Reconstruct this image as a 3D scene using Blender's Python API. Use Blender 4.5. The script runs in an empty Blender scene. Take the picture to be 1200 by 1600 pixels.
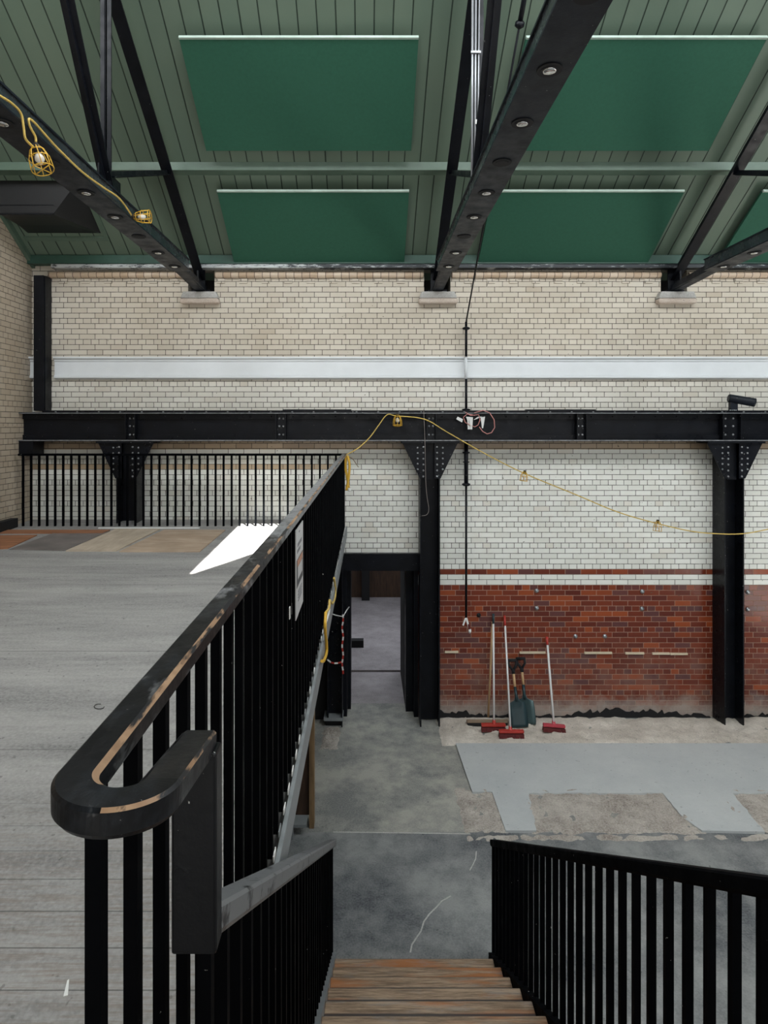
import bpy, math, random
from mathutils import Vector, Matrix
R = random.Random(7)
S = bpy.context.scene
COL = S.collection
EYE = 4.2                       # eye height over the ground floor (metres)

# ------------------------------------------------------------------ camera
cd = bpy.data.cameras.new('camera'); cam = bpy.data.objects.new('camera', cd); COL.objects.link(cam)
cam.location = (0, 0, EYE); cam.rotation_euler = (math.pi/2, 0, 0)
cd.sensor_fit = 'VERTICAL'; cd.sensor_height = 36; cd.lens = 22.5
cd.shift_x = 27/1600; cd.shift_y = -134/1600; cd.clip_start = 0.05
S.camera = cam
# ------------------------------------------------------------------ world, sun, skylight, exposure
w = bpy.data.worlds.new('world'); S.world = w; w.use_nodes = True
w.node_tree.nodes['Background'].inputs[0].default_value = (0.80, 0.90, 1.0, 1)
w.node_tree.nodes['Background'].inputs[1].default_value = 0.22
SUN_DX, SUN_DY = 0.25, -0.50    # offset towards the sun per metre of height
sd = bpy.data.lights.new('sun', 'SUN'); so = bpy.data.objects.new('sun', sd); COL.objects.link(so)
sd.energy = 52.0; sd.angle = 0.006; sd.color = (1, .97, .92)
so.rotation_euler = Vector((SUN_DX, SUN_DY, 1)).to_track_quat('Z', 'Y').to_euler(); so.location = (3, -6, 20)
def area(name, loc, sx, sy, e, aim, color=(1, 1, 1)):
    l = bpy.data.lights.new(name, 'AREA'); o = bpy.data.objects.new(name, l); COL.objects.link(o)
    l.shape = 'RECTANGLE'; l.size = sx; l.size_y = sy; l.energy = e; l.color = color
    o.location = loc; o.rotation_euler = (Vector(loc) - Vector(aim)).to_track_quat('Z', 'Y').to_euler()
    return o
area('skylight_glow', (2.2, 3.3, 9.3), 14, 2.4, 920, (2.6, 7.0, 0), (.93, .97, 1))
area('window_glow', (2.5, -3.5, 5.4), 12, 3.2, 230, (2.5, 8, 3.4), (1.0, .97, .93))
area('rear_room_skylight', (0.6, 12.6, 3.3), 3, 2.6, 85, (0.6, 12.6, 0), (.86, .93, 1))
S.view_settings.view_transform = 'Standard'; S.view_settings.look = 'None'
S.view_settings.exposure = 0.0; S.view_settings.gamma = 1.0; S.view_settings.use_curve_mapping = False

# ------------------------------------------------------------------ node helpers
class NT:
    def __init__(s, name):
        s.m = bpy.data.materials.new(name); s.m.use_nodes = True; s.t = s.m.node_tree
        s.b = s.t.nodes['Principled BSDF']
    def n(s, typ, ins=None, **kw):
        x = s.t.nodes.new(typ)
        for k, v in kw.items(): setattr(x, k, v)
        for k, v in (ins or {}).items(): s.set(x.inputs[k], v)
        return x
    def set(s, inp, v):
        if isinstance(v, bpy.types.NodeSocket): s.t.links.new(v, inp)
        elif isinstance(v, bpy.types.Node): s.t.links.new(v.outputs[0], inp)
        elif isinstance(v, tuple) and len(v) == 3 and inp.type == 'RGBA': inp.default_value = (*v, 1)
        else: inp.default_value = v
    def ma(s, op, a, b=0.0, c=None):
        x = s.n('ShaderNodeMath', {0: a, 1: b}, operation=op)
        if c is not None: s.set(x.inputs[2], c)
        return x.outputs[0]
    def mix(s, f, a, b, mode='MIX'):
        x = s.n('ShaderNodeMix', data_type='RGBA', blend_type=mode)
        s.set(x.inputs[0], f); s.set(x.inputs[6], a); s.set(x.inputs[7], b)
        return x.outputs[2]
    def noise(s, vec, scale, detail=4, rough=.55):
        return s.n('ShaderNodeTexNoise', {'Vector': vec, 'Scale': scale, 'Detail': detail, 'Roughness': rough}).outputs[0]
    def ramp(s, f, a, b, lo=0.0, hi=1.0):
        return s.n('ShaderNodeMapRange', {0: f, 1: a, 2: b, 3: lo, 4: hi}).outputs[0]
    def scl(s, vec, v):
        return s.n('ShaderNodeVectorMath', {0: vec, 1: v}, operation='MULTIPLY').outputs[0]
    def pos(s):
        return s.n('ShaderNodeNewGeometry').outputs['Position']
    def bump(s, h, dist, st=1.0):
        b = s.n('ShaderNodeBump', {'Height': h, 'Distance': dist, 'Strength': st}); s.set(s.b.inputs['Normal'], b.outputs[0]); return b
    def fin(s, col=None, rough=None, metal=None, spec=None):
        if col is not None: s.set(s.b.inputs['Base Color'], col)
        if rough is not None: s.set(s.b.inputs['Roughness'], rough)
        if metal is not None: s.set(s.b.inputs['Metallic'], metal)
        if spec is not None: s.set(s.b.inputs['Specular IOR Level'], spec)
        return s.m

def plain(name, col, rough=.5, metal=0.0, var=.12, scale=8, spec=.5):
    t = NT(name); p = t.pos()
    f = t.noise(p, scale, 5)
    c = t.mix(t.ramp(f, .3, .7), tuple(x*(1-var) for x in col), tuple(min(1, x*(1+var)) for x in col))
    t.bump(t.noise(p, scale*12, 3), .001, .3)
    return t.fin(c, rough, metal, spec)

def steel(name, base=(.0028, .0034, .0052), rough=.38, chips=.0, spec=.2):
    t = NT(name); p = t.pos()
    c = t.mix(t.ramp(t.noise(p, 5, 5), .35, .75), base, tuple(x*2.0 for x in base))
    chip = t.ramp(t.noise(p, 46, 3, .6), .735-chips, .76-chips)
    c = t.mix(chip, c, (.42, .42, .40))
    rr = t.ramp(t.noise(p, 9, 4), .3, .7, rough-.1, rough+.15)
    t.bump(t.noise(p, 60, 4), .0012, .5)
    return t.fin(c, rr, 0.0, spec)

def bricks(name, kind):
    t = NT(name); p = t.pos()
    sp = t.n('ShaderNodeSeparateXYZ', {0: p}); X, Y, Z = sp.outputs
    C = .0759
    up = t.ma('GREATER_THAN', Z, 4.2)
    z0 = t.ma('ADD', 3.652, t.ma('MULTIPLY', up, 4.773-3.652))
    rz = t.ma('DIVIDE', t.ma('SUBTRACT', Z, z0), C)
    row = t.ma('FLOOR', rz); fz = t.ma('SUBTRACT', rz, row)
    m4 = t.ma('FLOORED_MODULO', row, 4.0); head = t.ma('LESS_THAN', m4, .5)
    m2 = t.ma('FLOORED_MODULO', row, 2.0)
    u = t.ma('DIVIDE', t.ma('ADD', X, Y), .2265)
    u = t.ma('ADD', u, t.ma('MULTIPLY', m2, .5))
    u = t.ma('MULTIPLY', u, t.ma('ADD', head, 1.0))
    u = t.ma('ADD', u, t.ma('MULTIPLY', head, .5))
    cu = t.ma('FLOOR', u); fu = t.ma('SUBTRACT', u, cu)
    eu = t.ma('MULTIPLY', t.ma('MINIMUM', fu, t.ma('SUBTRACT', 1.0, fu)), t.ma('DIVIDE', .2265, t.ma('ADD', head, 1.0)))
    ez = t.ma('MULTIPLY', t.ma('MINIMUM', fz, t.ma('SUBTRACT', 1.0, fz)), C)
    e = t.ma('MINIMUM', eu, ez)
    wob = t.ma('MULTIPLY', t.ma('SUBTRACT', t.noise(p, 30, 2), .5), .003)
    j = t.ramp(t.ma('ADD', e, wob), .0020, .0048, 1.0, 0.0)          # 1 in the joint
    cid = t.n('ShaderNodeCombineXYZ', {0: cu, 1: row, 2: 0.0})
    wn = t.n('ShaderNodeTexWhiteNoise', {0: cid}, noise_dimensions='3D')
    r1 = wn.outputs[0]; rc = t.n('ShaderNodeSeparateColor', {0: wn.outputs[1]}).outputs
    big = t.noise(t.scl(p, (1, 1, 1.3)), .55, 4, .6); mid = t.noise(p, 2.6, 5, .65)
    # glazed bricks above, red dado below; colours by course height
    cream = t.mix(t.ramp(r1, 0, 1), (.53, .465, .375), (.63, .565, .47))
    cream = t.mix(t.ma('MULTIPLY', t.ramp(rc[1], .88, .97), .35), cream, (.42, .33, .24))
    cream = t.mix(t.ramp(big, .38, .66, 0, .75), cream, t.mix(.5, cream, (.74, .70, .62)))
    white = t.mix(r1, (.70, .70, .645), (.80, .80, .75))
    white = t.mix(t.ma('MULTIPLY', t.ramp(rc[1], .93, .99), .4), white, (.62, .54, .44))
    white = t.mix(t.ramp(mid, .52, .75, 0, .35), white, (.60, .54, .44))
    if kind == 'back':
        f_up = t.ramp(Z, 4.75, 5.1)
        up_c = t.mix(f_up, t.mix(.5, cream, white), cream)
        glz = t.mix(t.ma('GREATER_THAN', Z, 4.1), white, up_c)
        tan = t.mix(t.ma('MULTIPLY', t.ma('GREATER_THAN', Z, 3.864), t.ma('LESS_THAN', Z, 4.1)), glz, t.mix(r1, (.30, .22, .145), (.42, .32, .22)))
        tan = t.mix(t.ma('MULTIPLY', t.ma('MULTIPLY', t.ma('GREATER_THAN', Z, 3.576), t.ma('LESS_THAN', Z, 3.652)), t.ma('LESS_THAN', X, -.4)), tan, (.50, .38, .26))
        red = t.mix(rc[0], (.105, .020, .012), (.19, .036, .015))
        red = t.mix(t.ramp(rc[1], .78, .98), red, (.29, .062, .02))
        red = t.mix(t.ma('MULTIPLY', t.ramp(rc[2], .8, .9), .8), red, (.10, .042, .042))
        dust = t.ma('MULTIPLY', t.ramp(mid, .42, .7), t.ramp(Z, 1.3, .5, 0, .55))
        red = t.mix(dust, red, (.22, .13, .10))
        isred = t.ma('MAXIMUM', t.ma('LESS_THAN', Z, 1.907), t.ma('MULTIPLY', t.ma('GREATER_THAN', Z, 2.058), t.ma('LESS_THAN', Z, 2.134)))
        col = t.mix(isred, tan, red)
        jc = t.mix(isred, (.045, .035, .028), (.36, .22, .15))
        j = t.ma('MULTIPLY', j, t.mix(isred, (1, 1, 1), (.85, .85, .85)))
        foot = t.ma('MULTIPLY', t.ramp(t.ma('ADD', Z, t.ma('MULTIPLY', t.ma('SUBTRACT', t.noise(p, 4, 6, .7), .5), .5)), .32, .10), .75)
    else:
        cream = t.mix(.55, cream, (.40, .30, .20)); col = cream; jc = (.06, .045, .035); foot = 0.0; isred = 0.0
    base = t.mix(j, col, jc)
    base = t.mix(t.ramp(t.noise(p, 17, 2), .74, .76, 0, .8), base, (.10, .08, .06))
    if kind == 'back': base = t.mix(foot, base, (.40, .36, .32))
    rough = t.mix(j, (.17, .17, .17), (.8, .8, .8))
    h = t.ma('ADD', t.ma('MULTIPLY', j, -1.0), t.ma('MULTIPLY', t.noise(p, 9, 2), .55))
    h = t.ma('ADD', h, t.ma('MULTIPLY', t.ma('MULTIPLY', r1, fu), .25))
    t.bump(h, .0035, .8)
    return t.fin(base, rough, 0, .45)

def concrete(name, a, b, scale=1.0, rough=.75, lines=None, sharp=.12, speck=.3, stretch=(1, 1, 1), bump=.004):
    t = NT(name); p = t.pos(); q = t.scl(p, stretch)
    n1 = t.noise(q, 1.1*scale, 6, .62); n2 = t.noise(q, 5*scale, 6, .7); n3 = t.noise(p, 60, 3, .6)
    f = t.ma('ADD', t.ma('MULTIPLY', n1, .65), t.ma('MULTIPLY', n2, .35))
    c = t.mix(t.ramp(f, .5-sharp, .5+sharp), a, b)
    c = t.mix(t.ramp(n3, .35, .7, 0, speck), c, tuple(min(1, x*1.5) for x in b))
    c = t.mix(t.ramp(t.noise(p, 23, 2, .5), .70, .73, 0, .5), c, tuple(x*.4 for x in a))
    if lines:
        sp = t.n('ShaderNodeSeparateXYZ', {0: p}); v = sp.outputs[1]
        k = t.ma('PINGPONG', t.ma('ADD', v, t.ma('MULTIPLY', n1, .004)), lines/2)
        near = t.ramp(v, 2.2, 3.0, 1, 0)
        L = t.ma('MULTIPLY', t.ramp(k, .0012, .0035, .7, 0), near)
        for yy, st in ((3.18, .35), (4.42, .45), (6.0, .3)):
            L = t.ma('MAXIMUM', L, t.ramp(t.ma('ABSOLUTE', t.ma('SUBTRACT', t.ma('ADD', v, t.ma('MULTIPLY', n1, .01)), yy)), .003, .008, st, 0))
        g = t.noise(t.scl(p, (.8, 14, 1)), 5, 6, .75)
        c = t.mix(t.ma('MULTIPLY', near, t.ramp(g, .45, .65, 0, .6)), c, (.17, .125, .095))
        c = t.mix(L, c, tuple(x*.25 for x in a))
    t.bump(t.ma('ADD', n3, t.ma('MULTIPLY', n2, 2)), bump, .6)
    return t.fin(c, rough, 0, .4)

def boards(name):
    t = NT(name); p = t.pos(); sp = t.n('ShaderNodeSeparateXYZ', {0: p}); X = sp.outputs[0]
    k = t.ma('DIVIDE', t.ma('ADD', X, .885+19.2), .192); fl = t.ma('FLOOR', k); f = t.ma('SUBTRACT', k, fl)
    e = t.ma('MINIMUM', f, t.ma('SUBTRACT', 1.0, f)); j = t.ramp(e, .014, .045, 1, 0)
    wn = t.n('ShaderNodeTexWhiteNoise', {0: t.n('ShaderNodeCombineXYZ', {0: fl})}).outputs[0]
    c = t.mix(wn, (.125, .175, .13), (.148, .20, .15))
    c = t.mix(t.ramp(t.noise(p, 1.2, 4), .35, .7, 0, .4), c, (.11, .17, .13))
    c = t.mix(t.ma('MULTIPLY', j, .92), c, (.008, .018, .014))
    t.bump(t.ma('MULTIPLY', j, -1.0), .006, 1)
    return t.fin(c, .5, 0, .35)

def wood(name, a, b, axis=(1, 12, 12), rough=.6, grooves=False):
    t = NT(name); p = t.pos(); q = t.scl(p, axis)
    n = t.noise(q, 2.5, 6, .65); n2 = t.noise(p, 3, 3)
    c = t.mix(t.ramp(n, .35, .65), a, b)
    c = t.mix(t.ramp(n2, .4, .7, 0, .35), c, tuple(x*.6 for x in a))
    t.bump(n, .002, .5)
    return t.fin(c, rough, 0, .4)

M = {}
M['steel'] = steel('black_painted_steel')
M['steel_chip'] = steel('chipped_black_steel', chips=.03, rough=.33)
M['chord'] = steel('charcoal_painted_steel', (.006, .008, .012), .42, spec=.22)
M['gloss'] = steel('glossy_charcoal_steel', (.02, .023, .027), .22, spec=.7)
M['bars'] = steel('black_baluster_paint', (.0011, .0013, .0018), .7, spec=.03)
M['brick_back'] = bricks('glazed_brick_banded', 'back')
M['brick_side'] = bricks('glazed_brick_cream', 'side')
M['boards'] = boards('green_roof_boards')
M['green_trim'] = plain('pale_green_paint', (.10, .155, .115), .45, var=.1)
M['green_dark'] = plain('dark_green_paint', (.03, .085, .062), .5)
M['panel'] = plain('deep_green_panel', (.032, .118, .076), .75, var=.06, scale=30, spec=.2)
M['panel_lit_edge'] = plain('painted_lit_edge', (.42, .52, .46), .5)  # pale tone paints skylight onto the top edge of each panel
M['white_paint'] = plain('white_moulding_paint', (.74, .77, .79), .35, var=.04, scale=3)
M['roll'] = None
M['stone'] = concrete('pad_stone_grey', (.34, .33, .31), (.48, .47, .45), 3)
M['stone_tan'] = concrete('pad_stone_tan', (.50, .40, .33), (.60, .52, .45), 3)
M['floor_near'] = concrete('worn_dark_concrete', (.05, .057, .066), (.25, .255, .25), .9, .6, sharp=.10)
M['floor_far'] = concrete('pale_worn_concrete', (.15, .155, .155), (.36, .35, .31), 1.1, .7, sharp=.08)
M['slab'] = concrete('smooth_new_screed', (.42, .44, .445), (.50, .515, .51), .8, .65, speck=.08, bump=.001)
M['sand'] = concrete('sandy_rubble', (.40, .355, .30), (.66, .60, .53), 2.2, .9, bump=.02)
M['dirt'] = concrete('broken_earth', (.22, .18, .155), (.50, .46, .41), 2.4, .95, speck=.5, bump=.04)
M['gallery'] = concrete('dusty_grey_planks', (.155, .152, .15), (.31, .302, .29), 1.3, .7, lines=.145, stretch=(.35, 2.2, 1), speck=.35, bump=.003)
M['passage'] = concrete('mauve_grey_concrete', (.20, .18, .185), (.34, .31, .32), 1.5, .7)
M['fascia'] = plain('grey_fascia_paint', (.20, .215, .22), .5, var=.12, scale=5)
M['ply'] = wood('plywood', (.33, .24, .17), (.46, .36, .27), (1, 6, 6), .8)
M['ply_pale'] = wood('pale_board', (.40, .33, .25), (.52, .44, .35), (6, 1, 6), .8)
M['orange_board'] = wood('orange_brown_board', (.22, .09, .04), (.38, .17, .09), (1, 10, 10), .7)
M['grey_sheet'] = plain('grey_sheet', (.16, .14, .13), .7, var=.3, scale=3)
M['brown'] = wood('dark_brown_timber', (.03, .016, .010), (.075, .04, .022), (8, 8, 1), .6)
M['edge_wood'] = wood('pale_timber_edge', (.16, .10, .05), (.28, .18, .09), (8, 8, 1), .6)
M['steel_glint'] = plain('painted_steel_glint', (.26, .27, .28), .4, .2, var=.4, scale=20)  # grey that paints skylight glints on flange edges and rivet heads
M['black'] = plain('matt_black', (.004, .004, .005), .8)
M['grey_metal'] = plain('galvanised_metal', (.42, .44, .46), .35, .8)
M['glint'] = plain('grey_post_glint', (.30, .31, .33), .35, .3)
M['glass_lens'] = plain('silver_reflector', (.75, .75, .75), .12, 1.0)
M['yellow'] = plain('yellow_plastic', (.62, .36, .03), .45, var=.05)
M['yellow_cable'] = plain('yellow_cable', (.60, .42, .10), .5, var=.05)
M['bulb'] = plain('bulb_glass', (.75, .72, .66), .1, 0, .02)
M['pink'] = plain('pink_wire', (.52, .22, .20), .5)
M['paper'] = plain('white_paper', (.68, .68, .66), .7, var=.05)
M['red_plastic'] = plain('red_plastic', (.42, .035, .025), .4)
M['red_bristle'] = plain('red_bristle', (.10, .012, .012), .8)
M['pink_plastic'] = plain('pinkish_red_plastic', (.45, .05, .07), .5)
M['white_handle'] = plain('white_handle', (.70, .70, .69), .35, var=.03)
M['teal'] = plain('dark_teal_blade', (.012, .034, .04), .4)
M['teal_light'] = plain('worn_teal_blade', (.06, .10, .105), .4, .3)
M['shaft'] = wood('ash_shaft', (.46, .28, .14), (.60, .40, .22), (8, 8, 1), .5)
M['drab_wood'] = wood('drab_wood', (.20, .14, .09), (.32, .24, .17), (1, 8, 8), .7)
M['dust'] = plain('pale_batten', (.62, .52, .38), .8)
M['sign_white'] = plain('sign_white', (.50, .50, .50), .4, var=.02)
M['sign_dark'] = plain('sign_dark_ink', (.03, .035, .04), .5)
M['sign_grey'] = plain('sign_grey_ink', (.20, .20, .21), .5)
M['sign_orange'] = plain('sign_orange_ink', (.42, .20, .12), .5)
M['duct'] = plain('black_duct', (.002, .0028, .0045), .4, 0, .1)

def make_handrail():
    t = NT('worn_black_handrail'); p = t.pos()
    n = t.noise(t.scl(p, (5, 1.6, 3)), 3, 6, .7)
    Y = t.n('ShaderNodeSeparateXYZ', {0: p}).outputs[1]
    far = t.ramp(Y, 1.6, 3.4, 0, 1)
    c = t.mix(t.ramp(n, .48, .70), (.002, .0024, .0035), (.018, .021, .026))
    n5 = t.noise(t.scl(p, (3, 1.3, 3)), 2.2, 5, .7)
    c = t.mix(t.ramp(t.ma('ADD', n5, t.ma('MULTIPLY', far, .36)), .62, .72, 0, .95), c, (.19, .195, .20))  # far grey is dust together with painted-in grazing glare
    c = t.mix(t.ramp(t.noise(t.scl(p, (1, 1, 1)), 55, 3, .6), .70, .73, 0, .55), c, (.35, .33, .31))
    t.bump(t.noise(p, 25, 5), .0015, .6)
    return t.fin(c, t.ramp(t.noise(p, 12, 5, .7), .35, .65, .3, .5), 0, .2)
def make_worn():
    t = NT('bare_timber_edge'); p = t.pos()
    n = t.noise(t.scl(p, (9, 1.8, 9)), 3.2, 5, .6)
    c = t.mix(t.ramp(n, .47, .54), (.006, .006, .008), t.mix(t.noise(p, 22, 4), (.13, .055, .02), (.50, .33, .20)))
    return t.fin(c, .5, 0, .4)
M['block'] = steel('black_gloss_timber', (.0022, .0026, .0036), .35, .02, .2); M['handrail'] = make_handrail(); M['worn'] = make_worn()
def make_dusty():
    t = NT('dusty_handrail'); p = t.pos()
    n = t.noise(t.scl(p, (4, 2, 3)), 4, 6, .7)
    c = t.mix(t.ramp(n, .56, .62), (.13, .135, .14), (.008, .009, .011))
    return t.fin(c, .5, 0, .5)
M['dusty'] = make_dusty()
def make_roll():
    t = NT('glazed_roll_bricks'); p = t.pos(); X = t.n('ShaderNodeSeparateXYZ', {0: p}).outputs[0]
    k = t.ma('DIVIDE', t.ma('ADD', X, 20), .1135); fl = t.ma('FLOOR', k); f = t.ma('SUBTRACT', k, fl)
    j = t.ramp(t.ma('MINIMUM', f, t.ma('SUBTRACT', 1.0, f)), .02, .06, 1, 0)
    wn = t.n('ShaderNodeTexWhiteNoise', {0: t.n('ShaderNodeCombineXYZ', {0: fl})}).outputs[0]
    c = t.mix(wn, (.52, .38, .26), (.64, .52, .40)); c = t.mix(j, c, (.12, .08, .06))
    return t.fin(c, .3, 0, .5)
M['roll'] = make_roll()
def make_gutter():
    t = NT('patchy_gutter_strip'); p = t.pos()
    n = t.noise(t.scl(p, (1.5, 1, 9)), 5, 6, .75); X = t.n('ShaderNodeSeparateXYZ', {0: p}).outputs[0]
    big = t.ramp(X, -1.5, .2, .14, -.02)  # pale patches grow denser towards the left end
    return t.fin(t.mix(t.ramp(t.ma('ADD', n, big), .54, .62), (.02, .024, .028), (.5, .52, .52)), .4, .2)
def make_tread():
    t = NT('grooved_worn_tread'); p = t.pos(); sp = t.n('ShaderNodeSeparateXYZ', {0: p}); Y = sp.outputs[1]; Z = sp.outputs[2]
    n = t.noise(t.scl(p, (1.2, 18, 14)), 2.8, 7, .75); n2 = t.noise(t.scl(p, (.6, 5, 5)), 2, 4)
    c = t.mix(t.ramp(n, .40, .60), (.15, .10, .065), (.38, .27, .18))
    c = t.mix(t.ramp(n2, .48, .60, 0, .85), c, (.36, .13, .04))
    c = t.mix(t.ramp(t.noise(t.scl(p, (1, 5, 1)), 3, 5, .7), .55, .66, 0, .45), c, (.27, .25, .23))
    g = t.ma('PINGPONG', t.ma('ADD', Y, t.ma('MULTIPLY', n2, .003)), .0475)
    c = t.mix(t.ramp(g, .005, .012, .9, 0), c, (.03, .03, .035))
    t.bump(n, .003, .6)
    return t.fin(c, .55, 0, .4)
M['tread'] = make_tread()

# ------------------------------------------------------------------ mesh builder
class MB:
    def __init__(s): s.v = []; s.f = []; s.m = []; s.sm = []
    def add(s, vs, fs, mi=0, smooth=False):
        b = len(s.v); s.v += [tuple(v) for v in vs]
        for f in fs: s.f.append(tuple(b+i for i in f)); s.m.append(mi); s.sm.append(smooth)
        return s
    def box(s, x0, x1, y0, y1, z0, z1, mi=0):
        x0, x1 = sorted((x0, x1)); y0, y1 = sorted((y0, y1)); z0, z1 = sorted((z0, z1))
        v = [(x, y, z) for z in (z0, z1) for y in (y0, y1) for x in (x0, x1)]
        return s.add(v, [(0, 2, 3, 1), (4, 5, 7, 6), (0, 1, 5, 4), (2, 6, 7, 3), (0, 4, 6, 2), (1, 3, 7, 5)], mi)
    def bar(s, a, b, w, h, side=(1, 0, 0), mi=0):
        a = Vector(a); b = Vector(b); d = (b-a).normalized(); sx = Vector(side)
        sx = (sx - d*sx.dot(d)).normalized(); up = sx.cross(d).normalized()
        v = []
        for c in (a, b):
            for (i, k) in ((-1, -1), (1, -1), (1, 1), (-1, 1)): v.append(c + sx*i*w/2 + up*k*h/2)
        fs = [(3, 2, 1, 0), (4, 5, 6, 7)] + [(i, (i+1) % 4, 4+(i+1) % 4, 4+i) for i in range(4)]
        return s.add(v, fs, mi)
    def sweep(s, path, prof, side0=None, mats=None, mi=0, smooth=False, flat=True):
        """profile in (side, up) swept along path; flat keeps the side vector horizontal"""
        n = len(prof); P = [Vector(p) for p in path]; vs = []
        up0 = Vector((0, 0, 1)); prev = None
        for i, p in enumerate(P):
            t = (P[min(i+1, len(P)-1)] - P[max(i-1, 0)]).normalized()
            if flat: sd = Vector((t.y, -t.x, 0)).normalized(); up = sd.cross(t).normalized()
            else:
                if prev is None:
                    ref = Vector((0, 0, 1)) if abs(t.z) < .9 else Vector((1, 0, 0)); sd = t.cross(ref).normalized()
                else: sd = (prev - t*prev.dot(t)).normalized()
                up = sd.cross(t).normalized(); prev = sd
            for (a, b) in prof: vs.append(p + sd*a + up*b)
        fs = []; ms = []
        base = len(s.v); s.v += [tuple(v) for v in vs]
        for i in range(len(P)-1):
            for k in range(n):
                s.f.append((base+i*n+k, base+i*n+(k+1) % n, base+(i+1)*n+(k+1) % n, base+(i+1)*n+k))
                s.m.append(mats(i, k) if callable(mats) else mats[k] if mats else mi); s.sm.append(smooth)
        s.f.append(tuple(base+k for k in reversed(range(n)))); s.m.append(mi); s.sm.append(False)
        s.f.append(tuple(base+(len(P)-1)*n+k for k in range(n))); s.m.append(mi); s.sm.append(False)
        return s
    def tube(s, path, r, n=8, mi=0):
        prof = [(r*math.cos(2*math.pi*k/n), r*math.sin(2*math.pi*k/n)) for k in range(n)]
        return s.sweep(path, prof, mi=mi, smooth=True, flat=False)
    def lathe(s, c, prof, n=16, axis=(0, 0, 1), mi=0, smooth=True):
        ax = Vector(axis).normalized(); q = ax.to_track_quat('Z', 'Y'); c = Vector(c); vs = []
        for (r, h) in prof:
            for k in range(n):
                a = 2*math.pi*k/n; vs.append(c + q @ Vector((r*math.cos(a), r*math.sin(a), h)))
        fs = [(i*n+k, i*n+(k+1) % n, (i+1)*n+(k+1) % n, (i+1)*n+k) for i in range(len(prof)-1) for k in range(n)]
        s.add(vs, fs, mi, smooth)
        b = len(s.v) - len(vs)
        s.f.append(tuple(b+k for k in reversed(range(n)))); s.m.append(mi); s.sm.append(False)
        s.f.append(tuple(b+(len(prof)-1)*n+k for k in range(n))); s.m.append(mi); s.sm.append(False)
        return s
    def prism(s, pts, vec, mi=0):
        n = len(pts); v = [Vector(p) for p in pts]; e = Vector(vec); v2 = [p+e for p in v]
        return s.add(v+v2, [tuple(reversed(range(n))), tuple(range(n, 2*n))] + [(i, (i+1) % n, n+(i+1) % n, n+i) for i in range(n)], mi)
    def rivet(s, c, r=.014, axis=(0, -1, 0), mi=0):
        return s.lathe(c, [(r, 0), (r*.8, r*.45), (r*.35, r*.7)], 8, axis, mi)
    def obj(s, name, mats, parent=None, bevel=0, fix=True):
        off = Vector((0, 0, 0)); q = parent
        while q is not None: off += q.location; q = q.parent
        me = bpy.data.meshes.new(name)
        me.from_pydata([Vector(v)-off for v in s.v], [], s.f)
        if not isinstance(mats, (list, tuple)): mats = [mats]
        for m in mats: me.materials.append(m if not isinstance(m, str) else M[m])
        for p, mi, sm in zip(me.polygons, s.m, s.sm): p.material_index = mi; p.use_smooth = sm
        if fix:
            import bmesh
            bm = bmesh.new(); bm.from_mesh(me); bmesh.ops.recalc_face_normals(bm, faces=bm.faces); bm.to_mesh(me); bm.free()
        o = bpy.data.objects.new(name, me); COL.objects.link(o)
        if parent: o.parent = parent
        if bevel:
            b = o.modifiers.new('bevel', 'BEVEL'); b.width = bevel; b.segments = 2; b.limit_method = 'ANGLE'; b.angle_limit = math.radians(40)
        return o

def tag(o, label, cat, group=None, kind=None):
    o['label'] = label; o['category'] = cat
    if group: o['group'] = group
    if kind: o['kind'] = kind
    return o
def struct(o, label=None):
    o['kind'] = 'structure'
    if label: o['label'] = label
    return o
def thing(name, loc, label, cat, group=None):
    o = bpy.data.objects.new(name, None); COL.objects.link(o); o.location = loc; o.empty_display_size = .1
    return tag(o, label, cat, group)
def copy_tree(o, delta, label=None):
    c = o.copy(); COL.objects.link(c); c.location = o.location + Vector(delta)
    if label: c['label'] = label
    def rec(a, b):
        for ch in a.children:
            d = ch.copy(); COL.objects.link(d); d.parent = b; rec(ch, d)
    rec(o, c); return c
def P(px, py, d):               # a sight line met at depth d
    return Vector(((px-573)/1000*d, d, EYE - (py-666)/1000*d))
def PX(px, py, X):              # a sight line met at the plane x = X
    return P(px, py, 1000*X/(px-573))
def F(px, py, h=0.0):           # a sight line met at height h over the ground floor
    return P(px, py, 1000*(EYE-h)/(py-666))
Z = lambda below: EYE - below

# ================================================================== SETTING
WALL = 9.25; LX = -4.84; RX = 11.0
TR = (-2.39, 1.02, 4.44)        # truss lines
SLOPE = .60; RZ = 2.38
roofz = lambda d: EYE + RZ + SLOPE*(WALL-d)

def wall_holes(xs, zs, holes, y, depth):
    mb = MB(); H = lambda x, z: any(a < x < b and c < z < d for a, b, c, d in holes)
    xs = sorted(set(xs + [v for h in holes for v in h[:2]])); zs = sorted(set(zs + [v for h in holes for v in h[2:]]))
    for i in range(len(xs)-1):
        for k in range(len(zs)-1):
            if not H((xs[i]+xs[i+1])/2, (zs[k]+zs[k+1])/2): mb.box(xs[i], xs[i+1], y, y+depth, zs[k], zs[k+1])
    return mb
holes = [(-.42, .74, -.1, 2.13)] + [(x-.19, x+.19, Z(-1.93), Z(-2.26)) for x in TR]
mb = wall_holes([LX-.3, RX], [-.3, EYE+2.42], holes, WALL, .40)
struct(mb.obj('wall_back', 'brick_back', fix=False))
struct(MB().box(LX-.3, LX, -9, WALL, -.3, EYE+7.5).obj('wall_left', 'brick_side'))
# pocket backs
mb = MB()
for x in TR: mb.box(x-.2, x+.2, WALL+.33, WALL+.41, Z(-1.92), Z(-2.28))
struct(mb.obj('wall_pockets', 'black'))

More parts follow.
